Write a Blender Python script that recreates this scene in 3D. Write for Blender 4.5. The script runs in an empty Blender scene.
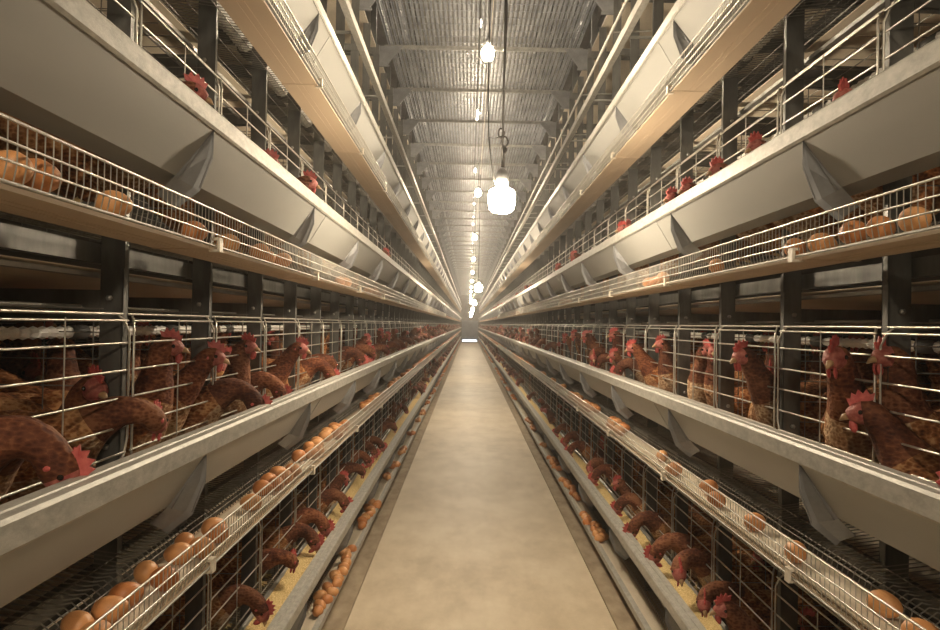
import bpy, math, random
from mathutils import Vector, Matrix
random.seed(7)
PI = math.pi
sc = bpy.context.scene
COL = sc.collection
H = 1.25            # camera height
CX = -0.0745        # camera offset from aisle centre
F = 700.0           # focal length in pixels
BAY = 0.4694
Y0, Y1 = -1.6, 50.0
POST0 = 1.43 - 6*BAY
PITCH = 0.66
TIERS = {1: -1.32, 2: -0.66, 3: 0.0, 4: 0.66}      # offset from the upper tier
TNAME = {1: 'lowest', 2: 'middle', 3: 'upper', 4: 'top'}
SN = {-1: 'left', 1: 'right'}
ORD = ['first','second','third','fourth','fifth','sixth','seventh','eighth','ninth','tenth','eleventh','twelfth',
       'thirteenth','fourteenth','fifteenth','sixteenth','seventeenth','eighteenth','nineteenth']
TENS = {20:'twenty',30:'thirty',40:'forty',50:'fifty',60:'sixty',70:'seventy',80:'eighty',90:'ninety'}
TENTH = {20:'twentieth',30:'thirtieth',40:'fortieth',50:'fiftieth',60:'sixtieth',70:'seventieth',80:'eightieth',90:'ninetieth'}
def nth(n):
    if n <= 19: return ORD[n-1]
    if n >= 100: return 'hundredth' if n == 100 else 'hundred-and-' + nth(n-100)
    t = n//10*10
    return TENTH[t] if n == t else TENS[t] + '-' + ORD[n-t-1]

# ------------------------------------------------------------------ materials
def newmat(name):
    m = bpy.data.materials.new(name); m.use_nodes = True
    nt = m.node_tree; b = nt.nodes['Principled BSDF']
    return m, nt, b
def ramp(nt, fac, stops):
    r = nt.nodes.new('ShaderNodeValToRGB')
    el = r.color_ramp.elements
    el[0].position, el[0].color = stops[0][0], (*stops[0][1], 1)
    el[1].position, el[1].color = stops[-1][0], (*stops[-1][1], 1)
    for p, c in stops[1:-1]:
        e = el.new(p); e.color = (*c, 1)
    nt.links.new(fac, r.inputs[0]); return r.outputs[0]
def coords(nt, scale=(1,1,1), kind='Object'):
    tc = nt.nodes.new('ShaderNodeTexCoord'); mp = nt.nodes.new('ShaderNodeMapping')
    mp.inputs['Scale'].default_value = scale
    nt.links.new(tc.outputs[kind], mp.inputs[0]); return mp.outputs[0]
def noise(nt, vec, scale, detail=4, rough=.6):
    n = nt.nodes.new('ShaderNodeTexNoise'); n.inputs['Scale'].default_value = scale
    n.inputs['Detail'].default_value = detail; n.inputs['Roughness'].default_value = rough
    nt.links.new(vec, n.inputs['Vector']); return n.outputs['Fac']
def bump(nt, b, h, strength, dist=.01):
    n = nt.nodes.new('ShaderNodeBump'); n.inputs['Strength'].default_value = strength
    n.inputs['Distance'].default_value = dist
    nt.links.new(h, n.inputs['Height']); nt.links.new(n.outputs[0], b.inputs['Normal'])
def simple(name, c1, c2, scale=8, rough=.6, metal=0., stretch=(1,1,1), bmp=0., detail=4, stops=(.35,.7)):
    m, nt, b = newmat(name)
    v = coords(nt, stretch)
    f = noise(nt, v, scale, detail)
    nt.links.new(ramp(nt, f, [(stops[0], c1), (stops[1], c2)]), b.inputs['Base Color'])
    b.inputs['Roughness'].default_value = rough; b.inputs['Metallic'].default_value = metal
    if bmp: bump(nt, b, f, bmp)
    return m
M = {}
M['galv'] = simple('galvanized_steel', (.26,.26,.245), (.42,.415,.39), 18, .42, .45, (1,.35,1), .05, 6)
M['sheet'] = simple('trough_sheet', (.34,.342,.325), (.41,.408,.385), 4, .5, .1, (1,.25,1), .03, 6)
M['lip'] = simple('trough_rim', (.34,.33,.30), (.50,.485,.44), 70, .5, .2, (1,.5,1), .15, 6)
M['post'] = simple('post_steel', (.09,.09,.085), (.19,.19,.18), 14, .45, .5, (1,1,.3), .06, 6)
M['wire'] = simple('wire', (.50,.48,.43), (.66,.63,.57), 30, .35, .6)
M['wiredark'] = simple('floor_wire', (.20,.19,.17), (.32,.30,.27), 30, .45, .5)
M['tan'] = simple('tan_board', (.48,.37,.26), (.60,.47,.335), 3, .55, 0, (1,.2,1), .02, 5)
M['belt'] = simple('cream_belt', (.62,.54,.42), (.78,.70,.57), 10, .7, 0, (1,.3,1), .05)
M['manure'] = simple('manure_belt', (.58,.50,.39), (.72,.64,.51), 6, .6, 0, (1,.4,1), .05)
M['dark'] = simple('dark_plate', (.035,.035,.035), (.08,.078,.07), 8, .6, .2)
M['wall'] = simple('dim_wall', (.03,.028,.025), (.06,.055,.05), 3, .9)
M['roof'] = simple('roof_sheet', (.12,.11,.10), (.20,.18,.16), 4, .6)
M['grate'] = simple('grating_steel', (.19,.205,.235), (.42,.44,.475), 22, .45, .35, (1,.2,1), .1)
M['gusset'] = simple('gusset_steel', (.20,.205,.215), (.30,.305,.315), 12, .45, .4)
M['white'] = simple('white_plastic', (.88,.87,.84), (.92,.91,.88), 8, .5)
M['clip'] = simple('clip_plastic', (.62,.56,.46), (.74,.68,.58), 20, .5)
M['cable'] = simple('cable', (.03,.03,.03), (.06,.055,.05), 20, .5)
M['feed'] = simple('feed_meal', (.62,.42,.15), (.92,.72,.36), 170, .9, 0, (1,1,1), .8, 3, (.3,.65))
M['comb'] = simple('comb_skin', (.36,.04,.04), (.58,.13,.11), 60, .5, 0, (1,1,1), .2)
M['beak'] = simple('beak_horn', (.34,.20,.10), (.52,.35,.19), 40, .4)
M['shank'] = simple('shank_skin', (.58,.42,.18), (.70,.54,.28), 60, .6)
M['eye'] = simple('eye', (.01,.008,.006), (.02,.012,.01), 10, .1)

def floor_mat():
    m, nt, b = newmat('concrete_floor')
    v = coords(nt, (1,1,1))
    f1 = noise(nt, v, 1.6, 8, .65)
    f2 = noise(nt, coords(nt, (1,.45,1)), 5.5, 8, .7)
    f3 = noise(nt, v, 55, 3, .6)
    mx = nt.nodes.new('ShaderNodeMath'); mx.operation = 'ADD'
    nt.links.new(f1, mx.inputs[0]); nt.links.new(f2, mx.inputs[1])
    h = nt.nodes.new('ShaderNodeMath'); h.operation = 'MULTIPLY'; h.inputs[1].default_value = .5
    nt.links.new(mx.outputs[0], h.inputs[0])
    c = ramp(nt, h.outputs[0], [(.38,(.50,.41,.285)), (.5,(.62,.52,.38)), (.60,(.70,.605,.46))])
    sp = ramp(nt, f3, [(.62,(0,0,0)), (.80,(.22,.22,.22))])
    mix = nt.nodes.new('ShaderNodeMix'); mix.data_type = 'RGBA'
    nt.links.new(sp, mix.inputs[0]); nt.links.new(c, mix.inputs[6]); mix.inputs[7].default_value = (.75,.68,.55,1)
    nt.links.new(mix.outputs[2], b.inputs['Base Color'])
    b.inputs['Roughness'].default_value = .55
    bump(nt, b, f3, .08)
    return m
M['floor'] = floor_mat()
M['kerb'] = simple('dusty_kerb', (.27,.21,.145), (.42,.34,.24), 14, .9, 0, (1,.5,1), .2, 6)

def egg_mat():
    m, nt, b = newmat('egg_shell')
    oi = nt.nodes.new('ShaderNodeObjectInfo')
    c = ramp(nt, oi.outputs['Random'], [(0,(.50,.18,.055)), (.5,(.60,.26,.095)), (1,(.70,.36,.15))])
    sp = ramp(nt, noise(nt, coords(nt), 260, 2), [(.30,(.8,.8,.8)), (.42,(1,1,1))])
    mix = nt.nodes.new('ShaderNodeMix'); mix.data_type = 'RGBA'; mix.blend_type = 'MULTIPLY'; mix.inputs[0].default_value = .5
    nt.links.new(c, mix.inputs[6]); nt.links.new(sp, mix.inputs[7])
    nt.links.new(mix.outputs[2], b.inputs['Base Color'])
    b.inputs['Roughness'].default_value = .42
    return m
M['egg'] = egg_mat()

def feather_mat(name, dark, mid, light, pale):
    m, nt, b = newmat(name)
    oi = nt.nodes.new('ShaderNodeObjectInfo')
    add = nt.nodes.new('ShaderNodeVectorMath'); add.operation = 'ADD'
    v = coords(nt, (1,1.3,1.6))
    cmb = nt.nodes.new('ShaderNodeCombineXYZ')
    mu = nt.nodes.new('ShaderNodeMath'); mu.operation = 'MULTIPLY'; mu.inputs[1].default_value = 9
    nt.links.new(oi.outputs['Random'], mu.inputs[0]); nt.links.new(mu.outputs[0], cmb.inputs[0])
    nt.links.new(v, add.inputs[0]); nt.links.new(cmb.outputs[0], add.inputs[1])
    vo = nt.nodes.new('ShaderNodeTexVoronoi'); vo.inputs['Randomness'].default_value = .8; vo.inputs['Scale'].default_value = 85
    nt.links.new(add.outputs[0], vo.inputs['Vector'])
    n1 = noise(nt, add.outputs[0], 9, 4, .6)
    n2 = noise(nt, add.outputs[0], 120, 3, .6)
    s = nt.nodes.new('ShaderNodeMath'); s.operation = 'MULTIPLY_ADD'; s.inputs[1].default_value = .38
    nt.links.new(vo.outputs['Distance'], s.inputs[0]); nt.links.new(n1, s.inputs[2])
    s2 = nt.nodes.new('ShaderNodeMath'); s2.operation = 'MULTIPLY_ADD'; s2.inputs[1].default_value = .34
    nt.links.new(n2, s2.inputs[0]); nt.links.new(s.outputs[0], s2.inputs[2])
    c = ramp(nt, s2.outputs[0], [(.48,dark), (.68,mid), (.88,light), (1.0,pale)])
    pn = noise(nt, add.outputs[0], 5.5, 2, .5)
    pf = ramp(nt, pn, [(.56,(0,0,0)), (.70,(.75,.75,.75))])
    pm_ = nt.nodes.new('ShaderNodeMix'); pm_.data_type = 'RGBA'
    nt.links.new(pf, pm_.inputs[0]); nt.links.new(c, pm_.inputs[6])
    nt.links.new(ramp(nt, s2.outputs[0], [(.45,dark), (.68,light), (.95,pale)]), pm_.inputs[7]); c = pm_.outputs[2]
    br = ramp(nt, oi.outputs['Random'], [(0,(.62,.56,.52)), (.5,(1,1,1)), (1,(1.0,.86,.74))])
    mix = nt.nodes.new('ShaderNodeMix'); mix.data_type = 'RGBA'; mix.blend_type = 'MULTIPLY'; mix.inputs[0].default_value = 1
    nt.links.new(c, mix.inputs[6]); nt.links.new(br, mix.inputs[7])
    nt.links.new(mix.outputs[2], b.inputs['Base Color'])
    b.inputs['Roughness'].default_value = .75
    b.inputs['Specular IOR Level'].default_value = .25
    bump(nt, b, s2.outputs[0], .7, .006)
    return m
M['feather'] = feather_mat('feathers', (.022,.008,.005), (.10,.034,.013), (.32,.125,.045), (.56,.32,.15))
M['neck'] = feather_mat('neck_feathers', (.03,.010,.007), (.075,.022,.012), (.15,.05,.024), (.26,.11,.055))
M['breast'] = feather_mat('breast_feathers', (.09,.035,.016), (.18,.08,.038), (.34,.20,.11), (.62,.47,.32))

def emis(name, col, st):
    m, nt, b = newmat(name)
    b.inputs['Base Color'].default_value = (1,1,1,1)
    b.inputs['Emission Color'].default_value = (*col, 1); b.inputs['Emission Strength'].default_value = st
    return m
M['skin'] = simple('face_skin', (.26,.05,.045), (.48,.17,.13), 90, .6, 0, (1,1,1), .3)
M['bulb'] = emis('lit_bulb', (1,.82,.585), 250)
M['bulbhigh'] = emis('lit_bulb_high', (1,.83,.60), 600)
M['bulbup'] = emis('lit_bulb_upstairs', (1,.84,.66), 150)
M['glass'] = emis('daylit_door_gap', (.75,.86,1), 5)
M['enddoor'] = simple('end_door_paint', (.20,.22,.27), (.30,.33,.38), 4, .6)

# ------------------------------------------------------------------ mesh builder
class MB:
    def __init__(s): s.v = []; s.f = []; s.m = []; s.mi = 0; s.sm = []
    def add(s, vs, fs, smooth=False):
        o = len(s.v); s.v += [tuple(p) for p in vs]
        for f in fs:
            s.f.append(tuple(i+o for i in f)); s.m.append(s.mi); s.sm.append(smooth)
        return s
    def box(s, x0,x1,y0,y1,z0,z1):
        x0,x1 = min(x0,x1),max(x0,x1)
        return s.add([(x0,y0,z0),(x1,y0,z0),(x1,y1,z0),(x0,y1,z0),(x0,y0,z1),(x1,y0,z1),(x1,y1,z1),(x0,y1,z1)],
              [(0,3,2,1),(4,5,6,7),(0,1,5,4),(1,2,6,5),(2,3,7,6),(3,0,4,7)])
    def prism(s, poly, ys):           # closed polygon in (x,z), swept along y through ys
        a = sum(poly[i][0]*poly[(i+1)%len(poly)][1]-poly[(i+1)%len(poly)][0]*poly[i][1] for i in range(len(poly)))
        if a < 0: poly = poly[::-1]
        n = len(poly); vs = [(p[0], y, p[1]) for y in ys for p in poly]; fs = []
        for k in range(len(ys)-1):
            for i in range(n):
                j = (i+1)%n; fs.append((k*n+i, k*n+n+i, k*n+n+j, k*n+j)[::-1] if False else (k*n+i, k*n+j, k*n+n+j, k*n+n+i))
        fs.append(tuple(range(n))[::-1]); fs.append(tuple((len(ys)-1)*n+i for i in range(n)))
        return s.add(vs, fs)
    def sheet(s, line, t, ys):        # folded sheet of thickness t
        L = [Vector(p) for p in line]; off = []
        for i, p in enumerate(L):
            d = Vector((0,0))
            if i > 0: d += (L[i]-L[i-1]).normalized()
            if i < len(L)-1: d += (L[i+1]-L[i]).normalized()
            d.normalize(); off.append(p + Vector((-d.y, d.x))*t)
        return s.prism([tuple(p) for p in L] + [tuple(p) for p in off[::-1]], ys)
    def tube(s, pts, r, n=6, caps=True, smooth=True):
        P = [Vector(p) for p in pts]; rs = r if isinstance(r, (list, tuple)) else [r]*len(P)
        vs = []; fs = []; up = None
        for i, p in enumerate(P):
            d = (P[min(i+1,len(P)-1)] - P[max(i-1,0)])
            d = d.normalized() if d.length > 1e-9 else Vector((0,0,1))
            if up is None:
                up = Vector((0,0,1)) if abs(d.z) < .9 else Vector((1,0,0))
            a = d.cross(up).normalized(); b = a.cross(d).normalized(); up = b
            for k in range(n):
                t = 2*PI*k/n
                vs.append(p + (a*math.cos(t) + b*math.sin(t))*rs[i])
        for i in range(len(P)-1):
            for k in range(n):
                j = (k+1)%n; fs.append((i*n+k, i*n+n+k, i*n+n+j, i*n+j))
        if caps:
            fs.append(tuple(range(n))); fs.append(tuple((len(P)-1)*n+k for k in range(n))[::-1])
        return s.add(vs, fs, smooth)
    def ball(s, c, r, nu=10, nv=6, rot=None):     # r may be 3-vector
        r = (r,r,r) if not isinstance(r,(tuple,list)) else r
        vs = [(0,0,-1)]; fs = []
        for j in range(1, nv):
            ph = -PI/2 + PI*j/nv
            for i in range(nu):
                t = 2*PI*i/nu; vs.append((math.cos(ph)*math.cos(t), math.cos(ph)*math.sin(t), math.sin(ph)))
        vs.append((0,0,1)); top = len(vs)-1
        for i in range(nu):
            k = (i+1)%nu; fs.append((0, 1+k, 1+i)); b0 = 1+(nv-2)*nu; fs.append((top, b0+i, b0+k))
            for j in range(nv-2):
                a = 1+j*nu; fs.append((a+i, a+k, a+nu+k, a+nu+i))
        out = []
        for p in vs:
            q = Vector((p[0]*r[0], p[1]*r[1], p[2]*r[2]))
            if rot: q = rot @ q
            out.append(q + Vector(c))
        return s.add(out, fs, True)
    def mesh(s, name, mats):
        me = bpy.data.meshes.new(name); me.from_pydata(s.v, [], s.f)
        for m in (mats if isinstance(mats,(list,tuple)) else [mats]): me.materials.append(m)
        me.polygons.foreach_set('material_index', s.m)
        me.polygons.foreach_set('use_smooth', s.sm)
        me.update(); return me
    def build(s, name, mats, parent=None, **kw):
        o = bpy.data.objects.new(name, s.mesh(name, mats)); COL.objects.link(o); o.parent = parent
        return tag(o, **kw)
def tag(o, label=None, cat=None, group=None, kind=None):
    if label: o['label'] = label
    if cat: o['category'] = cat
    if group: o['group'] = group
    if kind: o['kind'] = kind
    return o
def empty(name, loc=(0,0,0), **kw):
    o = bpy.data.objects.new(name, None); COL.objects.link(o); o.location = loc; o.empty_display_size = .05
    return tag(o, **kw)
def inst(name, me, loc, rot=(0,0,0), parent=None, scale=1, **kw):
    o = bpy.data.objects.new(name, me); COL.objects.link(o); o.location = loc; o.rotation_euler = rot
    o.scale = (scale,)*3 if not isinstance(scale, tuple) else scale; o.parent = parent
    return tag(o, **kw)

def ysplit(a, b, step):
    n = max(1, int(round((b-a)/step))); return [a+(b-a)*i/n for i in range(n+1)]
YS = [Y0, Y1]

# ------------------------------------------------------------------ the setting
MB().box(-3.2,3.2,Y0-1.5,Y1+.6,-.1,0).build('floor', M['floor'], kind='structure')
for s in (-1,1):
    MB().box(s*1.62, s*1.7, Y0-1.5, Y1+.6, 0, 5.4).build('wall_'+SN[s], M['wall'], kind='structure')  # solid sheet across open depth behind the cages, coloured as its darkness
    # low concrete kerb under the cage row, coloured dark as the shadow beside the belts
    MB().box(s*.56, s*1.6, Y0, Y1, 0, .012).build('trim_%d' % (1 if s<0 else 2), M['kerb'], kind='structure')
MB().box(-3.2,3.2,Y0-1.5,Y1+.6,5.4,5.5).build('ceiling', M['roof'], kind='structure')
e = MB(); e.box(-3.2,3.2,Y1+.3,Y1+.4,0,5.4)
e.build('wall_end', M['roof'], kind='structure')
d = MB(); d.box(-.58,.58,Y1+.22,Y1+.28,.12,1.5); d.build('door_1', M['enddoor'], kind='structure')
g = MB(); g.box(-.50,.50,Y1+.2,Y1+.26,0.0,.11); g.build('window_1', M['glass'], kind='structure')  # glowing strip for the daylight at the foot of the end door

# ------------------------------------------------------------------ cage rows
def zz(t, z): return H + TIERS[t] + z
NPOST = int((Y1-.2-POST0)/BAY)
POSTS = [POST0 + BAY*i for i in range(NPOST+1)]
FB = 4      # index of the first bay wholly useful for ordinals (nearest the camera in view)

def floor_z(x): return .165 + (x-.62)*.14

def mirror(poly, s): return [(s*x, z) for x, z in poly]

# uprights
def post_mesh(s):
    m = MB()
    x0, x1 = .776, .822
    m.box(s*x0, s*(x0+.003), -.012, .012, .012, H+2.02)
    m.box(s*x0, s*x1, -.012, -.009, .012, H+2.02)
    m.box(s*x0, s*x1, .009, .012, .012, H+2.02)
    m.box(s*x0, s*(x0-.003), -.012, -.009, H+.1, H+2.02)
    return m
def arm_mesh(s, z0):
    m = MB()
    m.box(s*.822, s*1.56, -.014, .014, z0-.055, z0)      # transverse beam under the manure belt
    n = 10
    poly = [(.822+.6*k/n, z0-.055-.018*math.sin(PI*k/n)) for k in range(n+1)]
    m.prism(mirror(poly + [(1.422, z0-.04), (.822, z0-.04)], s), [-.004,.004])
    return m
pm = {s: post_mesh(s).mesh('upright_post', M['post']) for s in (-1,1)}
am = {s: arm_mesh(s, 0).mesh('cross_arm', M['post']) for s in (-1,1)}
bm_ = MB()
for z in (.0,): bm_.tube([(0,-.022,0),(0,-.016,0)], .006, 6)
boltm = bm_.mesh('bolt', M['galv'])
for s in (-1,1):
    vis = 0
    for i, y in enumerate(POSTS):
        if y > .7: vis += 1
        lab = ('galvanized upright of the %s cage row, %s from the camera' % (SN[s], nth(vis))) if vis else \
              'galvanized upright of the %s cage row, beside the camera' % SN[s]
        p = inst('support_post', pm[s], (0,y,0), label=lab, cat='post', group='uprights of the %s cage row' % SN[s])
        if y < 20:
            for t in TIERS:
                inst('cross_arm', am[s], (0,0,zz(t,.716)), parent=p)
            for t in (2,3):
                inst('bolt', boltm, (s*.80,0,zz(t,.70)), parent=p)
                inst('bolt', boltm, (s*.80,0,zz(t,.40)), parent=p)

# feed troughs
LIPY = [y for i, y in enumerate(POSTS) if i % 2 == 0]    # brackets sit at every second upright
def bracket_mesh(s):
    m = MB()
    O = [(.606,.389),(.604,.330),(.630,.262),(.680,.222)]       # outer fold
    for sg, w in ((-1,1.0),(1,.55)):
        A = [(.613,.389,-.006),(.640,.338,-.020),(.667,.285,-.034),(.705,.250,-.026)]
        B = [((o[0]*.55+q[0]*.45)-.004,(o[1]*.55+q[1]*.45)-.003,q[2]*.12+.001) for o, q in zip(O, A)]
        rows = [[(s*o[0],0,o[1]) for o in O], [(s*q[0],-sg*q[2]*w,q[1]) for q in B], [(s*q[0],-sg*q[2]*w,q[1]) for q in A]]
        vs = [p for r in rows for p in r]; fs = []
        for r in range(2):
            for k in range(3): i = r*4+k; fs.append((i,i+1,i+5,i+4))
        th = [(p[0]+s*.0018,p[1],p[2]) for p in vs]; n = len(vs)
        fs2 = [tuple(q+n for q in f[::-1]) for f in fs]
        rim = [0,1,2,3,7,11,10,9,8,4]
        fs3 = [(rim[k],rim[(k+1)%10],rim[(k+1)%10]+n,rim[k]+n) for k in range(10)]
        m.add(vs+th, fs+fs2+fs3)
        if sg < 0: rod = [(s*(q[0]-.006), q[2]*w+.006, q[1]-.004) for q in A[:3]]; m.tube(rod, .0022, 5)
    m.tube([(s*.605,0,.389),(s*.605,0,.338),(s*.631,0,.268)], .0018, 5)
    return m
brm = {s: bracket_mesh(s).mesh('trough_bracket', M['gusset']) for s in (-1,1)}
for s in (-1,1):
    for t in TIERS:
        z = H + TIERS[t]
        T = empty('feed_trough', (s*.66, 0, z), cat='feed trough', group='feed troughs',
              label='long galvanized feed trough along the %s tier of the %s cage row' % (TNAME[t], SN[s]))
        dx, dz = -s*.66, -z
        b = MB()
        line = [(.603,.390),(.666,.287),(.735,.287),(.752,.372)]
        b.sheet([(s*x+dx, zc) for x, zc in line], .0016*s, YS)
        for y in ysplit(-.35, 20, 2.8):                  # overlapped joints
            b.sheet([(s*(x-.0014)+dx, zc-.0008) for x, zc in line[:3]], .0016*s, [y,y+.05])
        b.build('trough_body', M['sheet'], T)
        l = MB()
        lip = [(.606,.390),(.600,.386),(.5955,.391),(.5955,.423),(.600,.4285),(.617,.4285),(.619,.4255),(.622,.4255),(.624,.4285),(.644,.4285),(.647,.422)]
        l.sheet([(s*x+dx, zc) for x, zc in lip], .0018*s*(-1), YS)
        l.build('rim', M['lip'], T)
        r = MB(); r.sheet([(s*x+dx, zc) for x, zc in [(.752,.372),(.757,.376),(.762,.372)]], .002*s, YS)
        r.build('back_rim', M['galv'], T)
        for y in LIPY:
            if y > 45: break
            inst('trough_bracket', brm[s], (dx, y, 0), parent=T)

# egg trays, egg belts
SLAT = .0175
def far_y(t): return 16.0
for s in (-1,1):
    for t in TIERS:
        z = H + TIERS[t]
        T = empty('egg_tray', (s*.66, 0, z+.15), cat='egg tray', group='egg trays',
            label='wire egg tray with guard fence along the %s tier of the %s cage row' % (TNAME[t], SN[s]))
        dx = -s*.66; dz = -.15
        fl = MB()      # sloping wire floor of the cage that becomes the tray
        yend = 12.0 if t < 4 else 9.0
        y = -.6
        while y < yend:
            x0, x1 = (.60, 1.36)
            fl.add(*_wire([(s*.606+dx,y,.168+dz),(s*.72+dx,y,floor_z(.72)+.004+dz),(s*1.36+dx,y,floor_z(1.36)+dz)], .0013)) if False else \
            fl.tube([(s*.703+dx,y,.160+dz),(s*.708+dx,y,.178+dz),(s*.722+dx,y,.188+dz),(s*.738+dx,y+.004,.184+dz),(s*.748+dx,y+.004,floor_z(.75)+dz),(s*1.36+dx,y,floor_z(1.36)+dz)], .0015, 3, False, False)
            y += .0205
        for x in (.705,.722,.77,.85,.93,1.01,1.09,1.17,1.25,1.33):
            fl.tube([(s*x+dx,Y0,floor_z(x)+dz-.002),(s*x+dx,Y1,floor_z(x)+dz-.002)], .0016, 4, False)
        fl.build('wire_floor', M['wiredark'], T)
        if t > 1:
            fe = MB()
            xf = .600
            for zf, r_ in ((.224,.0024),(.198,.0019),(.176,.0019)):
                fe.tube([(s*xf+dx,Y0,zf+dz),(s*xf+dx,Y1,zf+dz)], r_, 5, False)
            y = -.4
            while y < far_y(t):
                fe.tube([(s*xf+dx,y,.225+dz),(s*xf+dx,y,.176+dz),(s*(xf+.004)+dx,y,.154+dz)], .0011, 3, False, False)
                y += SLAT if y < 9 else SLAT*2
            fe.build('guard_fence', M['wire'], T)
        ed = MB()
        if t == 1:
            ed.sheet([(s*x+dx, q+dz) for x, q in [(.640,.172),(.617,.172),(.617,.146),(.626,.146)]], .002*s, YS)
        else:
            ed.tube([(s*.598+dx,Y0,.151+dz),(s*.598+dx,Y1,.151+dz)], .0024, 6, False)
        ed.build('edge_rail', M['lip'], T)
        if t > 1:
            cl = MB()
            cl.box(s*.592, s*.612, -.010,.010, .140,.145); cl.box(s*.590,s*.595,-.010,.010,.140,.168); cl.box(s*.590,s*.606,-.010,.010,.164,.169)
            cm = cl.mesh('rail_clip', M['clip'])
            for y in LIPY:
                if y > 30: break
                inst('rail_clip', cm, (dx, y+.02, dz), parent=T)
        B = MB()
        pass
        B = MB().box(s*(.612 if t > 1 else .622), s*.700, Y0, Y1, z+.1545, z+.1575)
        belt = B.build('egg_belt', M['belt'], label='cream egg conveyor belt along the %s tier of the %s cage row' % (TNAME[t], SN[s]), cat='belt', group='egg conveyor belts')
        bb = MB()
        for k, y in enumerate(LIPY):
            ya, yb = (Y0 if k == 0 else y), (Y1 if k == len(LIPY)-1 else LIPY[k+1]-.003)
            bb.box(s*(.606 if t > 1 else .62)+dx, s*.722+dx, ya+.0, yb, .144+dz, .150+dz)
            bb.box(s*(.604 if t > 1 else .619)+dx, s*.724+dx, ya-.004, ya+.010, .1425+dz, .146+dz)
        bb.box(s*.655+dx, s*.657+dx, Y0, Y1, .1432+dz, .145+dz)
        bb.box(s*.675+dx, s*.6765+dx, Y0, Y1, .1432+dz, .145+dz)
        bb.build('bottom_board', M['tan'], T)

# rails and manure belts above each cage
for s in (-1,1):
    for t in (1,2,3):
        z = H + TIERS[t] + PITCH
        R = empty('cage_beam', (s*.83,0,z), cat='beam', group='longitudinal beams above the cages',
                  label='dark steel beam and rails above the %s tier cages of the %s row' % (TNAME[t], SN[s]))
        dx = -s*.83
        a = MB(); a.sheet([(s*x+dx, q) for x, q in [(.845,.112),(.828,.112),(.828,.148),(.845,.148)]], .002*s, YS)
        if t < 3: a.build('channel', M['post'], R)
        a = MB(); a.sheet([(s*x+dx, q-(.0 if t < 3 else .012)) for x, q in [(.85,.084),(.835,.084),(.835,.092)]], .002*s, YS)
        a.tube([(s*.845+dx,Y0,.132),(s*.845+dx,Y1,.132)], .001, 6, False)
        a.build('belt_guide', M['galv'], R)
        a = MB(); a.tube([(s*.86+dx,Y0,.022),(s*.86+dx,Y1,.022)], .004, 6, False)
        if t < 3: a.tube([(s*.838+dx,Y0,.130),(s*.838+dx,Y1,.130)], .007, 8, False)
        a.build('tube_rail', M['galv'], R)
        if t == 1:
            a = MB(); a.box(s*.832+dx, s*.836+dx, Y0, Y1, .025, .112); a.build('side_board', M['dark'], R)  # dark sheet standing in for the unlit gap below the tray
        # cage roof wires
        a = MB()
        for x in (.90,1.0,1.1,1.2,1.3): a.tube([(s*x+dx,Y0,.016),(s*x+dx,Y1,.016)], .0018, 4, False)
        y = -.5
        while y < 12:
            a.tube([(s*.80+dx,y,.018),(s*1.36+dx,y,.018)], .0015, 3, False, False); y += .07
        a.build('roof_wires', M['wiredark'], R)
    for t in (1,2,3,4):
        z = H + TIERS[t] + PITCH
        n = 12; x0, x1 = .826, 1.50
        line = [(s*(x0+(x1-x0)*k/n), .098-.034*math.sin(PI*k/n)) for k in range(n+1)]
        b = MB(); b.sheet([(p[0], p[1]+z) for p in line], .0025, YS)
        b.build('manure_belt', M['manure'], label='beige manure belt above the %s tier cages of the %s row' % (TNAME[t], SN[s]), cat='belt', group='manure belts')
    # cage backs
    for t in (1,2,3,4):
        z = H+TIERS[t]
        a = MB()
        for k in range(14):
            q = .28 + .03*k
            a.tube([(s*1.37,Y0,z+q),(s*1.37,Y1,z+q)], .0018, 4, False)
        y = -.5
        while y < 14: a.tube([(s*1.37,y,z+.26),(s*1.37,y,z+.68)], .0015, 3, False, False); y += .12
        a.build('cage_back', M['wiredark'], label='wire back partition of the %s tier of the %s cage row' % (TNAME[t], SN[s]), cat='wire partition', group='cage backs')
    # white corrugated ducts
    for t, x, q, r in ((2,.92,-.032,.0135),(1,.92,-.692,.0135),(3,.92,.628,.0135),(4,.865,.955,.030)):
        D = MB(); pts = []; rs = []
        y = .1
        while y < 14:
            pts += [(s*x,y,H+q),(s*x,y+.014,H+q)]; rs += [r, r*.70]; y += .030
        pts.append((s*x,Y1,H+q)); rs.append(r)
        D.tube(pts, rs, 8, True, False)
        o = D.build('ribbed_pipe', M['white'], label='white ribbed pipe running behind the %s tier cages of the %s row' % (TNAME[t], SN[s]), cat='pipe', group='white ribbed pipes')
        c = MB(); c.tube([(0,-.03,0),(0,.03,0)], r*1.18, 10)
        cm = c.mesh('coupling', M['dark'])
        for p in POSTS:
            if .5 < p < 14: inst('coupling', cm, (s*x,p+.08,H+q), parent=o)

# cage fronts : one hinged wire panel to a bay
def front_mesh(s):
    m = MB(); x = s*.765
    hz = [.655,.610,.555,.500,.443,.390]
    a, b = .010, BAY-.010
    for q in hz:
        m.tube([(x,a,q),(x,b,q)], .0024, 5, False)
    for yy, sg in ((a,1),(b,-1)):
        m.tube([(x+s*.012,yy+sg*.020,.668),(x+s*.003,yy+sg*.010,.655),(x-s*.003,yy,.630),(x-s*.003,yy,.42),(x,yy+sg*.006,.385),(x+s*.004,yy+sg*.014,.372)], .0026, 5)
    m.tube([(x-s*.002,BAY*.5,.66),(x-s*.002,BAY*.5,.385)], .0016, 4, False)
    m.tube([(x+s*.012,a,.668),(x+s*.012,b,.668)], .003, 5, False)
    return m
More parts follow.
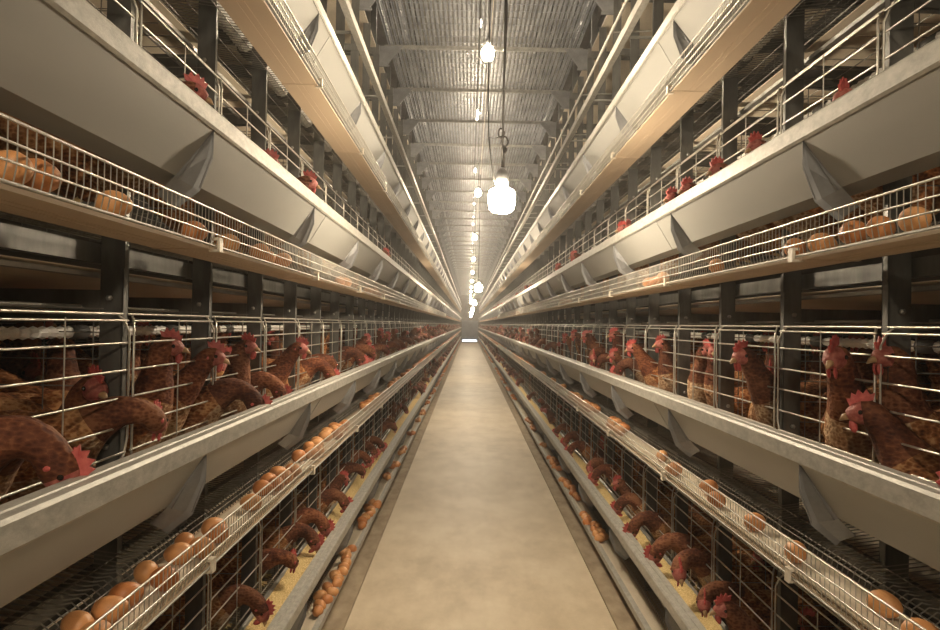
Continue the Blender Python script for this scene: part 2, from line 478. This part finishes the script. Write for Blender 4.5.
# partitions between the cages
pt = MB()
for k in range(7):
    q = .30+.055*k; pt.tube([(.80,0,q),(1.36,0,q)], .0016, 3, False)
for k in range(6):
    xx = .84+.1*k; pt.tube([(xx,0,floor_z(xx)),(xx,0,.66)], .0016, 3, False)
ptm = pt.mesh('cage_partition', M['wiredark'])
fm = {s: front_mesh(s).mesh('cage_front', M['wire']) for s in (-1,1)}
far = MB()
for s in (-1,1):
    for t in (1,2,3):
        n = 0
        for i, y in enumerate(POSTS[:-1]):
            if y + BAY < .55: continue
            n += 1
            if n <= 50:
                cg = empty('wire_cage', (0,y,H+TIERS[t]), cat='cage', group='wire cages of the %s tier, %s row' % (TNAME[t], SN[s]),
                   label='barred wire cage in the %s row, %s tier, %s from the camera' % (SN[s], TNAME[t], nth(n)))
                inst('front_panel', fm[s], (0,0,0), parent=cg)
                if .9 < y < 9: inst('partition', ptm, (0,0,0), parent=cg, scale=(s,1,1))
            else:
                x = s*.765; z = H+TIERS[t]
                for q in (.655,.610,.555,.500,.443):
                    far.tube([(x,y,z+q),(x,y+BAY,z+q)], .0024, 3, False)
                far.tube([(x,y,z+.38),(x,y,z+.66)], .004, 3, False)
far.build('wire_cage', M['wire'], label='distant barred wire cages at the far end of both rows', cat='cage panel', kind='stuff')

# feed
for s in (-1,1):
    for t in (1,2,3):
        z = H+TIERS[t]
        m = MB(); ys = ysplit(.3, 9, .012) + ysplit(9.1, Y1, .5); nx = 7
        vs = []; fs = []
        lvl = .368 if t == 1 else .335
        for y in ys:
            w = .004*math.sin(y*3.1)+.003*math.sin(y*7.7+s)
            for k in range(nx):
                u = k/(nx-1)
                q = lvl+w+random.uniform(-.002,.002)-.014*math.sin(PI*u)*(.6+.5*math.sin(y*13))*(1 if y<9 else .5)
                q = min(q, .385); xa = .666-.053*(q-.287)/.105+.004; xb = .735+.017*(q-.287)/.085-.005
                vs.append((s*(xa+(xb-xa)*u), y, z+q))
        for i in range(len(ys)-1):
            for k in range(nx-1):
                a = i*nx+k; q = (a, a+1, a+nx+1, a+nx); fs.append(q if s>0 else q[::-1])
        m.add(vs, fs, True)
        m.build('feed', M['feed'], kind='stuff', label='yellow mash feed lying in the %s trough of the %s row' % (TNAME[t], SN[s]), cat='feed')

# ------------------------------------------------------------------ eggs
def egg_mesh(nu=14, nv=9):
    m = MB(); prof = []
    for j in range(nv+1):
        a = PI*j/nv; x = -math.cos(a); r = math.sin(a)*(1-.13*x)
        prof.append((x*.0285, r*.0222))
    vs = [(prof[0][0],0,0)]; fs = []
    for j in range(1,nv):
        for i in range(nu):
            t = 2*PI*i/nu; vs.append((prof[j][0], prof[j][1]*math.cos(t), prof[j][1]*math.sin(t)))
    vs.append((prof[nv][0],0,0)); top = len(vs)-1
    for i in range(nu):
        k = (i+1)%nu; fs.append((0,1+k,1+i)); b0 = 1+(nv-2)*nu; fs.append((top,b0+i,b0+k))
        for j in range(nv-2):
            a = 1+j*nu; fs.append((a+i,a+k,a+nu+k,a+nu+i))
    m.add(vs, fs, True); return m
em = egg_mesh(); eggme = em.mesh('egg', M['egg'])
lowegg = egg_mesh(6,4)
fareggs = MB()
EGGS = {}
def xdist(s, x): return x - CX*s*(-1) if False else (x + (-CX)*s)   # distance of side plane from the camera
def y_at(s, px, x, ipy=None): return F*xdist(s, x)/abs(px-469)
near = {(-1,2): [(72,.645),(84,.625),(104,.63),(118,.655),(121,.62),(133,.66),(146,.645),(172,.64),(178,.615),(184,.66),(197,.65),(212,.63),(219,.655),(228,.62),(255,.64)],
        (1,2): [(925,.655),(893,.625),(888,.665),(799,.64),(757,.645),(716,.62),(711,.66),(702,.64),(676,.63),(664,.655)],
        (-1,3): [(4,.64),(22,.66),(36,.645),(44,.62),(112,.64),(193,.64),(204,.625),(227,.645),(258,.63),(266,.66),(274,.64),(283,.625)],
        (1,3): [(915,.64),(881,.645),(852,.63),(822,.66),(794,.64),(716,.64),(662,.63)],
        (-1,1): [], (1,1): []}
for (s,t), lst in near.items():
    L = [(y_at(s,px,x), x) for px, x in lst]
    ystart = max([p[0] for p in L], default=1.15)
    y = ystart + .08; yend = 49 
    dens = {2:(.75 if s<0 else .45), 1:(.60 if s<0 else .42), 3:.28}[t]
    while y < yend:
        if random.random() < dens*.5:
            n = random.choice((2,3,4,6,8)) if t != 3 else random.choice((1,2,3))
            for k in range(n):
                L.append((y, random.uniform(.628,.675))); y += random.uniform(.038,.062)
        else: y += random.uniform(.05,.16)
    EGGS[(s,t)] = sorted(L)
quota = {(-1,2):75,(1,2):55,(-1,1):60,(1,1):50,(-1,3):30,(1,3):25}
placed = []
for (s,t), L in EGGS.items():
    done = []
    cnt = 0
    for (y, x) in L:
        if y > 14: step = True
        ok = True
        for (yy, xx) in done[-4:]:
            if (yy-y)**2+(xx-x)**2 < .046**2:
                x = xx+.047 if xx < .652 else xx-.047
        x = min(max(x,.630),.677)
        if any((yy-y)**2+(xx-x)**2 < .0455**2 for yy, xx in done[-4:]): continue
        done.append((y,x))
        zc = H+TIERS[t]+.1575+.0225
        rz = random.uniform(0, 2*PI)
        if cnt < quota[(s,t)]:
            cnt += 1
            inst('egg', eggme, (s*x,y,zc), (random.uniform(0,6.28) if False else 0,random.uniform(-.1,.1),rz), scale=random.uniform(.97,1.06),
               cat='egg', group='brown eggs on the %s egg belt, %s row' % (TNAME[t], SN[s]),
               label='brown egg, %s from the camera on the %s egg belt, %s row' % (nth(cnt), TNAME[t], SN[s]))
        else:
            c, sn = math.cos(rz), math.sin(rz)
            fareggs.add([(s*x+p[0]*c-p[1]*sn, y+p[0]*sn+p[1]*c, zc+p[2]) for p in lowegg.v], lowegg.f, True)
fareggs.build('egg', M['egg'], label='distant brown eggs lined up on the egg belts towards the far end', cat='egg', kind='stuff')

# ------------------------------------------------------------------ hens
def hen_body(pose, seg=14, low=False):
    """spine from tail to face; rings are ellipses (w half-width, h half-height)"""
    dz = -.055 if pose == 'resting' else 0
    tail = [(-.235,0,.325+dz,.006,.018),(-.215,0,.315+dz,.018,.040),(-.175,0,.285+dz,.030,.052),(-.135,0,.250+dz,.046,.062)]
    trunk = [(-.085,0,.215+dz,.066,.078),(-.02,0,.190+dz,.080,.090),(.045,0,.187+dz,.080,.088),(.095,0,.205+dz,.068,.076)]
    neck = {
     'standing': [(.128,0,.245,.050,.056),(.140,0,.285,.037,.042),(.146,0,.325,.030,.033),(.152,0,.358,.027,.029),(.166,0,.374,.0245,.025),(.186,0,.372,.019,.019),(.198,0,.368,.011,.011)],
     'peering': [(.135,0,.240,.050,.054),(.165,0,.275,.037,.040),(.190,0,.310,.029,.031),(.210,0,.338,.026,.027),(.228,0,.350,.024,.025),(.247,0,.345,.019,.019),(.258,0,.340,.011,.011)],
     'looking': [(.125,.006,.245,.050,.056),(.132,.015,.285,.037,.042),(.134,.024,.322,.030,.033),(.140,.034,.352,.027,.029),(.144,.048,.367,.0245,.025),(.146,.068,.364,.019,.019),(.147,.080,.360,.011,.011)],
     'feeding': [(.140,0,.232,.050,.052),(.180,0,.256,.034,.036),(.214,0,.260,.0265,.028),(.242,0,.244,.0235,.025),(.259,0,.216,.0245,.026),(.268,0,.192,.019,.020),(.271,0,.180,.011,.012)],
     'reaching': [(.140,0,.236,.050,.053),(.184,.008,.264,.034,.037),(.222,.020,.272,.0265,.029),(.248,.034,.264,.024,.026),(.262,.050,.247,.0245,.025),(.266,.069,.232,.019,.019),(.267,.080,.225,.011,.011)],
     'resting': [(.128,0,.185,.050,.054),(.150,.004,.215,.038,.042),(.168,.008,.243,.030,.033),(.184,.014,.266,.027,.028),(.200,.020,.276,.0245,.025),(.219,.027,.272,.019,.019),(.230,.031,.267,.011,.011)],
    }[pose]
    ring = tail + trunk + neck
    m = MB(); vs = []; fs = []; mats = []
    n = seg; R = len(ring)
    # densify with catmull-rom
    def cr(p0,p1,p2,p3,t): return tuple(.5*((2*b)+(-a+c)*t+(2*a-5*b+4*c-d)*t*t+(-a+3*b-3*c+d)*t**3) for a,b,c,d in zip(p0,p1,p2,p3))
    dense = []; sub = 1 if low else 3
    for i in range(R-1):
        p = [ring[max(i-1,0)], ring[i], ring[i+1], ring[min(i+2,R-1)]]
        for k in range(sub): dense.append((cr(*p, k/sub), i+k/sub))
    dense.append((ring[-1], R-1))
    rs = random.Random(3)
    for j, (q, idx) in enumerate(dense):
        a = dense[max(j-1,0)][0]; b = dense[min(j+1,len(dense)-1)][0]
        dvec = Vector((b[0]-a[0], b[1]-a[1], b[2]-a[2])).normalized()
        side = Vector((0,1,0)); side = (side - dvec*side.dot(dvec)).normalized()
        upv = dvec.cross(side)*-1
        if upv.z < 0 and abs(upv.z) > .3: upv = -upv
        if idx > 8 and upv.dot(Vector((-dvec.z,0,dvec.x))) < 0: upv = -upv
        for i in range(n):
            t = 2*PI*i/n; c, sn = math.cos(t), math.sin(t)
            w, h = q[3], q[4]
            k = 1.0
            if 3 < idx < 8 and sn < -.2: k = 1.04
            rough = 1 + (.0 if low or idx > 12 else rs.uniform(-.035,.035))
            vs.append(Vector(q[:3]) + side*(w*c*rough) + upv*(h*sn*k*rough))
    D = len(dense)
    def matof(idx, i):
        sn = math.sin(2*PI*(i+.5)/n)
        if idx >= R-2.75: return 3                 # bare red face
        if idx > 8.0: return 2                    # neck
        if idx > 5.5 and sn < -.35: return 1      # pale breast
        return 0
    for j in range(D-1):
        for i in range(n):
            k = (i+1)%n
            m.mi = matof(dense[j][1], i)
            o = (j*n+i, j*n+k, (j+1)*n+k, (j+1)*n+i)
            fs.append(o); mats.append(m.mi)
    base = len(m.v); m.v += [tuple(v) for v in vs]
    # consistent outward normals: tested below with recalc
    for f, mt in zip(fs, mats): m.f.append(f); m.m.append(mt); m.sm.append(True)
    m.f.append(tuple(range(n))); m.m.append(0); m.sm.append(True)
    m.f.append(tuple((D-1)*n+i for i in range(n))[::-1]); m.m.append(3); m.sm.append(True)
    m.mi = 0
    if not low:
        for sd in (-1,1):   # folded wing and tail feathers
            rot = Matrix.Rotation(math.radians(16),3,'Y') @ Matrix.Rotation(sd*math.radians(6),3,'Z')
            m.ball((-.035,sd*.066,.215+dz), (.115,.026,.056), 14, 8, rot)
            m.ball((-.115,sd*.046,.245+dz), (.075,.014,.026), 10, 6, rot)
        for k in range(5):
            a = math.radians(28+9*k)
            rot = Matrix.Rotation(-a*-1 if False else a,3,'Y')
            m.ball((-.205-.012*k+.02,(k-2)*.008,.290+.012*k+dz), (.062,.006,.018), 8, 5, Matrix.Rotation(a,3,'Y'))
    # legs
    leg_h = .12+dz
    for sd in (-1,1):
        m.mi = 0
        if pose != 'resting':
            m.tube([(.0,sd*.040,.165),(.008,sd*.042,.125),(.004,sd*.042,.100)], [.036,.024,.012], 8)
            m.mi = 4
            m.tube([(.004,sd*.042,.108),(-.012,sd*.042,.070),(.002,sd*.042,.012)], [.0075,.0055,.0055], 6)
        else:
            m.tube([(.01,sd*.050,.10),(.03,sd*.052,.05),(.02,sd*.05,.03)], [.034,.022,.01], 8)
            m.mi = 4
            m.tube([(.02,sd*.05,.035),(-.02,sd*.05,.014),(.02,sd*.05,.010)], [.007,.0055,.005], 6)
        for a in ((-.5,0,.5,PI) if not low else (0,)):
            m.tube([(.002,sd*.042,.012),(.002+.045*math.cos(a)*(.5 if a==PI else 1),sd*.042+.045*math.sin(a),.004)], [.005,.003], 5)
    # head frame
    hd = Vector(neck[4][:3]); fc = Vector(neck[6][:3]); dirv = (fc-hd).normalized()
    sidev = Vector((0,0,1)).cross(dirv).normalized() if abs(dirv.z) < .8 else Vector((0,1,0))
    if pose == 'feeding': sidev = Vector((0,1,0))
    up = dirv.cross(sidev)
    if pose == 'feeding' and up.x < 0: up = -up
    if pose != 'feeding' and up.z < 0: up = -up
    return m, hd, fc, dirv, sidev, up
def head_parts(hd, fc, d, sd, up):
    comb = MB(); pr = []
    prof = [(-.026,.010),(-.034,.030),(-.022,.028),(-.018,.046),(-.008,.034),(.000,.050),(.008,.034),(.016,.044),(.021,.026),(.030,.028),(.028,.006),(.010,.002)]
    vs = []
    for w in (-.0026,.0026):
        for a, b in prof: vs.append(hd + d*(a*.80+.003) + up*(b*.62+.016) + sd*w*(1 if b < .03 else .6))
    k = len(prof); fs = [tuple(range(k)), tuple(range(k,2*k))[::-1]] + [(i,(i+1)%k,k+(i+1)%k,k+i) for i in range(k)]
    comb.add(vs, fs)
    wats = []; lobes = []; eyes = []
    for s2 in (-1,1):
        wat = MB(); wats.append(wat); lob = MB(); lobes.append(lob)
        c = fc - d*.004 - up*.020 + sd*s2*.006
        rotm = Matrix((d, sd, up)).transposed()
        wat.ball(c, (.007,.003,.013), 8, 6, rotm)
        lob.ball(hd - d*.008 - up*.006 + sd*s2*.022, (.0045,.003,.006), 7, 5, rotm)   # ear lobe
    beak = MB()
    beak.tube([fc-d*.006+up*.001, fc+d*.008, fc+d*.017-up*.005], [.0088,.0060,.0012], 7)
    for s2 in (-1,1):
        eye = MB(); eyes.append(eye); eye.ball(hd + d*.009 + up*.005 + sd*s2*.0215, .0045, 7, 5)
    return comb, wats, beak, eyes, lobes
HM = [M['feather'], M['breast'], M['neck'], M['skin'], M['shank']]
def fixnormals(me):
    import bmesh
    b = bmesh.new(); b.from_mesh(me); bmesh.ops.recalc_face_normals(b, faces=b.faces); b.to_mesh(me); b.free(); return me
HEN = {}
for pose in ('standing','peering','looking','feeding','reaching','resting'):
    m, hd, fc, d, sd, up = hen_body(pose)
    body = fixnormals(m.mesh('body', HM))
    cb, ws, bk, es, ls = head_parts(hd,fc,d,sd,up)
    parts = [(nm, fixnormals(mb.mesh(nm, mt))) for nm, mb, mt in [('comb',cb,M['comb']),('beak',bk,M['beak'])]+[('wattle',q,M['comb']) for q in ws]+[('eye',q,M['eye']) for q in es]+[('ear_lobe',q,M['comb']) for q in ls]]
    lo, hd, fc, d, sd, up = hen_body(pose, 7, True)
    cb, ws, bk, es, ls = head_parts(hd,fc,d,sd,up)
    for mb, k in ((cb,3),(ws[0],3),(ws[1],3),(bk,4)):
        lo.mi = k; lo.add(mb.v, mb.f, True)
    HEN[pose] = (body, parts, lo, fixnormals(lo.mesh('hen', HM)))
POSEWORD = {'standing':'standing upright','peering':'stretching its head forward','looking':'turning its head aside','feeding':'bending down to the feed','reaching':'reaching over the trough','resting':'crouching low'}
def cagenum(y):
    n = 0
    for yy in POSTS[:-1]:
        if yy + BAY < .55: continue
        n += 1
        if yy <= y < yy+BAY: return n
    return n+1
used = {}
def place_hen(s, t, x, y, yaw, pose, sc_=1.0, kids=True, word=None, where=''):
    """yaw 0 = facing the aisle, positive = turned away from the camera (to +y)"""
    z = H+TIERS[t]+floor_z(x)+.003
    rz = (PI - yaw) if s > 0 else yaw
    n = cagenum(y)
    key = '%s hen %s in the %s cage, %s tier, %s row' % (word or 'brown', POSEWORD[pose], nth(n), TNAME[t], SN[s])
    used.setdefault((key), []).append(None)
    lab = key
    o = inst('hen', HEN[pose][0], (s*x,y,z), (0,0,rz), scale=sc_, cat='hen', group='hens in the %s tier of the %s row' % (TNAME[t], SN[s]), label=lab)
    hens.append(o)
    if kids:
        for nm, me in HEN[pose][1]: inst(nm, me, (0,0,0), parent=o)
    return o
hens = []; farhen = MB()
NEARHENS = [
 # side, tier, px, X, yaw, pose, scale
 (-1,2, 62,.98,-.9,'resting',1.08),(-1,2, 12,.93,.25,'feeding',1.05),(-1,2,100,1.02,1.2,'looking',1.0),(-1,2,152,.93,.5,'standing',1.02),
 (-1,2,205,.95,.3,'peering',1.0),(-1,2,238,.91,.25,'feeding',1.0),(-1,2,30,1.22,.9,'standing',1.05),(-1,2,128,1.20,-.6,'looking',1.0),(-1,2,185,1.16,.2,'resting',1.0),
 (-1,2,292,.92,.1,'peering',1.0),(-1,2,318,.93,.1,'feeding',1.0),
 (1,2,752,.93,-.35,'peering',1.06),(1,2,822,.91,-.75,'peering',1.12),(1,2,780,.97,-.9,'resting',1.1),(1,2,915,.96,-.1,'standing',1.05),
 (1,2,935,.88,.9,'resting',1.05),(1,2,862,1.18,-.6,'standing',1.05),(1,2,800,1.25,-.3,'standing',1.0),(1,2,890,1.15,.6,'looking',1.0),
 (1,2,700,.92,-.4,'looking',1.0),(1,2,672,.93,-.2,'standing',1.0),(1,2,640,.92,0,'peering',1.0),
 (1,3,830,.885,-.35,'resting',1.0),(1,3,752,.885,-.1,'resting',1.0),(1,3,716,.885,.1,'resting',1.0),(1,3,622,.885,.2,'resting',1.0),(1,3,686,.885,0,'resting',1.0),
 (-1,3,183,.87,.1,'resting',1.0),(-1,3,300,.87,0,'resting',1.05),
 (-1,1,304,.945,.1,'feeding',1.0),(-1,1,352,.945,-.1,'reaching',1.0),(-1,1,338,.92,.3,'feeding',1.0),(-1,1,376,.945,.1,'feeding',1.0),
 (1,1,650,.92,-.2,'feeding',1.05),(1,1,682,.945,.1,'feeding',1.1),(1,1,700,.945,-.1,'reaching',1.1),(1,1,601,.94,0,'reaching',1.0),(1,1,580,.92,.2,'feeding',1.0),
]
occ = {}
def free(s,t,x,y,r=.115):
    return all((x-a)**2+(y-b)**2 > r*r for a,b in occ.get((s,t),[]))
for s,t,px,x,yaw,pose,k in NEARHENS:
    reach = .2 if pose in ('feeding','peering','reaching') or t == 3 else .12
    y = y_at(s, px, x - (reach if pose != 'resting' or t == 3 else .05)) - reach*math.sin(yaw)*(1 if False else 1)
    occ.setdefault((s,t),[]).append((x,y))
    place_hen(s,t,x,y,yaw,pose,k)
quota = {2: 62, 1: 52, 3: 18}
for t in (2,1,3):
    for s in (-1,1):
        cnt = 0
        for i, y in enumerate(POSTS[:-1]):
            if y + BAY < (.75 if t == 2 else .9) or (t == 3 and (y < 1.5 or y > 22)): continue
            # four or five birds to a bay
            c = []
            m = random.choice((2,3)) if t > 1 else random.choice((1,2,2))
            if t == 3: m = 1 if random.random() < .45 else 0
            for k in range(m): c.append((random.uniform(.90,.96), y+BAY*(k+.5)/m+random.uniform(-.03,.03), 0))
            if y < 12:
                for k in range(2): c.append((random.uniform(1.12,1.24), y+BAY*(k+.5)/2+random.uniform(-.05,.05), 1))
            for x, yy, back in c:
                if not free(s,t,x,yy): continue
                if t == 3 and back: continue
                occ.setdefault((s,t),[]).append((x,yy))
                if back: pose = random.choice(('standing','looking','resting')); yaw = random.uniform(-2.6,2.6)
                else:
                    pose = random.choice(('feeding','reaching','feeding','resting','looking','standing') if t == 1 else ('feeding','peering','reaching','looking','standing','resting'))
                    if t == 3: pose = 'resting'
                    yaw = random.uniform(-.5,.5)
                    if t == 3: x = .885
                    elif pose in ('feeding','peering','reaching'): x = random.uniform(.93,.96); yaw *= .6
                    elif random.random() < .55: yaw = random.uniform(-2.2,2.2)
                kk = random.uniform(.95,1.07)
                if cnt < quota[t]:
                    cnt += 1
                    place_hen(s,t,x,yy,yaw,pose,kk, kids=(yy < 6))
                else:
                    if random.random() < .35 and yy > 25: continue
                    lo = HEN[pose][2]; rz = (PI-yaw) if s > 0 else yaw
                    cc, sn = math.cos(rz)*kk, math.sin(rz)*kk
                    z = H+TIERS[t]+floor_z(x)+.003
                    o0 = len(farhen.v)
                    farhen.v += [(s*x+p[0]*cc-p[1]*sn, yy+p[0]*sn+p[1]*cc, z+p[2]*kk) for p in lo.v]
                    farhen.f += [tuple(q+o0 for q in f) for f in lo.f]; farhen.m += lo.m; farhen.sm += lo.sm
fo = farhen.build('hen', HM, label='distant brown hens crowding the cages towards the far end', cat='hen', kind='stuff')
fixnormals(fo.data)
# finish the labels: hens alike in one cage are told apart by order and depth
from collections import defaultdict
bylab = defaultdict(list)
for o in hens: bylab[o['label']].append(o)
for lab, os_ in bylab.items():
    if len(os_) > 1:
        os_.sort(key=lambda o: o.location.y)
        for k, o in enumerate(os_):
            w = ['nearer','farther'] if len(os_) == 2 else ['nearest','middle','farthest','last']
            o['label'] = w[min(k,len(w)-1)] + ' ' + lab

# ------------------------------------------------------------------ upper walkway, seen from below
ZG = H+2.07
gp = MB()
L2 = 2*BAY
for k in range(46):
    x = -.70 + .0311*k
    gp.sheet([(x-.008,-.006),(x-.006,.006),(x+.006,.006),(x+.008,-.006)], .0018, [.004, L2-.004])
for k in range(9):
    y = .05+.1045*k
    gp.box(-.705,.705,y-.002,y+.002,.002,.005)
gpm = gp.mesh('walkway_grating', M['grate'])
bm2 = MB()
bm2.sheet([(-.02,0)],.001,[0,1]) if False else None
def beam_mesh():
    m = MB()
    m.box(-.74,.74,-.003,.003,-.034,-.008); m.box(-.74,.74,-.016,.003,-.012,-.008)
    return m
bmm = beam_mesh().mesh('walkway_beam', M['galv'])
gm = MB()
for y0_,y1_ in ((-.004,.004),): gm.prism([(.60,-.012),(.775,-.012),(.775,-.16),(.72,-.16)], [y0_,y1_])
gm.box(.70,.775,-.012,.012,-.165,-.155)
gsm = gm.mesh('gusset', M['gusset'])
n = 0
for y in LIPY:
    if y < .3: continue
    n += 1
    inst('walkway_grating', gpm, (0,y,ZG), cat='grating', group='walkway gratings overhead', label='slatted steel walkway grating overhead, %s panel from the camera' % nth(n))
    b = inst('walkway_beam', bmm, (0,y,ZG), cat='beam', group='cross beams under the overhead walkway', label='steel cross beam under the overhead walkway, %s from the camera' % nth(n))
    inst('gusset', gsm, (0,0,0), parent=b); inst('gusset', gsm, (0,0,0), parent=b, scale=(-1,1,1))
for s in (-1,1):
    # slab of beige panels over the cages, resting on cross members
    P = MB(); rb = MB()
    for k, y in enumerate(LIPY[:-1]):
        P.box(s*.80, s*1.60, y+.02, y+L2-.02, ZG-.03, ZG-.01)
        rb.box(s*.775, s*1.60, y-.02, y+.02, ZG-.08, ZG-.01)
        if k < 30: rb.box(s*.775, s*1.60, y-.016, y+.016, ZG-.42, ZG-.38)
    P.build('ceiling_panels', M['manure'], label='beige ceiling panels above the %s cage row' % SN[s], cat='ceiling panel', kind='structure')
    rb.build('roof_joists', M['post'], label='steel joists above the %s cage row' % SN[s], cat='joist', kind='structure')
    m = MB(); m.sheet([(s*.640,H+1.335),(s*.612,H+1.335),(s*.612,H+1.372),(s*.640,H+1.372)], .002*s, YS)
    r = m.build('guide_rail', M['lip'], label='pale channel rail above the top tier of the %s cage row' % SN[s], cat='rail', group='channel rails above the top tier')
    ho = MB()
    for k, y in enumerate(LIPY):
        if .5 < y < 30:
            for dy in (.3,.34): ho.box(s*.6095, s*.6125, y+dy, y+dy+.012, H+1.35, H+1.357)
    ho.build('slot', M['dark'], r)
    hb = MB()
    for y in LIPY: 
        if y < 45: hb.box(s*.612, s*.79, y-.012, y+.012, H+1.372, H+1.378)
    hb.build('hanger', M['galv'], r)
    if s < 0: m = MB()
    m = MB(); m.tube([(s*.598,Y0,H+1.44),(s*.598,Y1,H+1.44)], .008, 8, False)
    for y in LIPY:
        if y < 45: m.tube([(s*.598,y+.1,H+1.44),(s*.79,y+.1,H+1.45)], .005, 5, False)
    if s > 0: m.build('guard_tube', M['lip'], label='thin steel tube beside the channel rail over the %s cage row' % SN[s], cat='tube', group='tubes above the top tier')
    # outer walls of the storey above
    m = MB()
    for k, y in enumerate(LIPY):
        m.box(s*.80, s*.84, y-.02, y+.02, ZG, 5.4)
    for q in (.3,.9,1.5): m.box(s*.78, s*.80, Y0, Y1, ZG+q, ZG+q+.10)
    m.build('upper_cage_row', M['post'], label='steel frame of the cage row above the walkway, %s side' % SN[s], cat='frame', group='frames above the walkway')

# ------------------------------------------------------------------ lamps
def lamp(y, zb, first, mat='bulb', ztop=None, knot=False, r=.030, x=0.0, big=1.0, label=''):
    ztop = zb + ((ztop or ZG-.05)-zb)/big
    L = empty('hanging_lamp', (x,y,zb), cat='lamp', label=label, group=first); L.scale = (big,)*3
    b = MB()
    prof = [(0,-.040),(.018,-.037),(.028,-.024),(.032,-.004),(.031,.014),(.024,.028),(.014,.038)]
    if big > 1: prof = [(0,-.036),(.022,-.034),(.031,-.026),(.034,-.014),(.0345,.012),(.032,.022),(.016,.030)]
    n = 16; vs = []; fs = []
    for rr, q in prof[1:]:
        for i in range(n):
            t = 2*PI*i/n; vs.append((rr*math.cos(t), rr*math.sin(t), q))
    vs.append((0,0,prof[0][1])); bi = len(vs)-1
    for j in range(len(prof)-2):
        for i in range(n):
            k = (i+1)%n; fs.append((j*n+i,j*n+k,(j+1)*n+k,(j+1)*n+i))
    for i in range(n): fs.append((bi,(i+1)%n,i))
    b.add(vs, fs, True); b.build('bulb', M[mat], L)
    c = MB(); c.tube([(0,0,.036),(0,0,.050),(0,0,.068),(0,0,.082)], [.0155,.0165,.0150,.006], 12)
    c.build('socket', M['gusset'], L)
    w = MB(); w.tube([(0,0,.08),(.002,.003,(ztop-zb)*.5),(0,0,ztop-zb)], .0032, 6)
    if knot:
        for cx_, cz_, rx_, rz_ in ((.006,.150,.008,.013),(-.004,.172,.007,.012),(.004,.128,.006,.010)):
            w.tube([(cx_+rx_*math.cos(a*PI/8), .005*math.sin(a*PI/4), cz_+rz_*math.sin(a*PI/8)) for a in range(17)], .0026, 6)
        w.tube([(0,0,.165),(-.02,0,.158),(-.036,0,.160),(-.040,0,.30),(-.036,.002,.7),(-.02,0,ztop-zb)], .0016, 5)
        w.tube([(-.036,0,.160),(-.030,0,.110),(-.022,0,.060),(-.016,0,.038)], .0020, 5)
        w.tube([(.003,0,.08),(.004,0,.135)], .0042, 6)
        w.tube([(0,0,.20),(.006,.004,.5),(-.004,.01,.9),(.0,.0,ztop-zb)], .0022, 5)
    w.build('cord', M['cable'], L)
k = 0
low = [2.72+6.7*i for i in range(7)]; high = [3.65+3.9*i for i in range(12)]
lamp(-1.1, H+.488, 'low bulbs down the aisle', x=.0447, big=1.5, label='low-hanging glowing bulb just behind the viewpoint, out of the picture')  # unseen lamp outside the row's spacing, added to brighten the foreground
lamp(-.25, H+1.42, 'high bulbs under the walkway', mat='bulbhigh', label='high-hanging glowing bulb right above the viewpoint, out of the picture')
for i, y in enumerate(low):
    lamp(y, H+.488, 'low bulbs down the aisle', knot=(i==0), x=.0447, big=1.5, label=('large glowing bulb hanging low on a knotted black cord, nearest the camera' if i == 0 else 'low-hanging glowing bulb over the aisle, %s from the camera' % nth(i+1)))
for i, y in enumerate(high):
    lamp(y, H+1.42, 'high bulbs under the walkway', mat='bulbhigh', label='high-hanging glowing bulb under the walkway, %s from the camera' % nth(i+1))
for i in range(22):
    y = 2.6+1.95*i
    lamp(y, H+3.65-(.0 if i%2 else .5), 'bulbs of the storey above', mat='bulbup', ztop=5.38, label='small glowing bulb seen through the grating, %s from the camera' % nth(i+1))
m = MB(); m.tube([(-.035,Y0,ZG-.052),(-.035,Y1,ZG-.052)], .005, 6, False); m.build('power_cable', M['cable'], label='black power cable running along under the walkway', cat='cable')
m = MB(); m.tube([(.045,Y0,ZG-.052),(.045,Y1,ZG-.052)], .003, 6, False); m.build('power_cable', M['clip'], label='pale conduit running beside the black power cable', cat='cable')

# ------------------------------------------------------------------ world, camera
w = bpy.data.worlds.new('World'); sc.world = w; w.use_nodes = True
bg = w.node_tree.nodes['Background']; bg.inputs[0].default_value = (1,.85,.65,1); bg.inputs[1].default_value = .05
HAZE = 0.009
if HAZE:
    h = MB(); h.box(-1.6,1.6,Y0-1,Y1+.25,.01,5.38)
    mt = bpy.data.materials.new('dust_haze'); mt.use_nodes = True; nt = mt.node_tree; nt.nodes.remove(nt.nodes['Principled BSDF'])
    v = nt.nodes.new('ShaderNodeVolumeScatter'); v.inputs['Density'].default_value = HAZE; v.inputs['Anisotropy'].default_value = .5
    v.inputs['Color'].default_value = (1,.97,.93,1)
    nt.links.new(v.outputs[0], nt.nodes['Material Output'].inputs['Volume'])
    h.build('dust_haze', mt, label='thin dusty haze filling the aisle', cat='haze', kind='stuff')

cam = bpy.data.cameras.new('Camera'); co = bpy.data.objects.new('Camera', cam); COL.objects.link(co)
cam.sensor_width = 36; cam.lens = 36*F/940; cam.clip_start = .01; cam.clip_end = 200
yaw = math.atan(1/F)*-1; pitch = math.atan(9/F)
roll = math.radians(1.0)      # picture turned clockwise
Rm = Matrix.Rotation(-math.atan(1/F),4,'Z') @ Matrix.Rotation(PI/2+pitch,4,'X') @ Matrix.Rotation(roll,4,'Z')
co.matrix_world = Matrix.Translation((CX,0,H)) @ Rm
sc.camera = co
sc.cycles.use_denoising = True
sc.cycles.max_bounces = 6; sc.cycles.diffuse_bounces = 4; sc.cycles.glossy_bounces = 3; sc.cycles.volume_bounces = 0
sc.cycles.sample_clamp_indirect = 4
sc.view_settings.view_transform = 'Standard'; sc.view_settings.look = 'None'; sc.view_settings.gamma = 1
sc.view_settings.exposure = 0.85
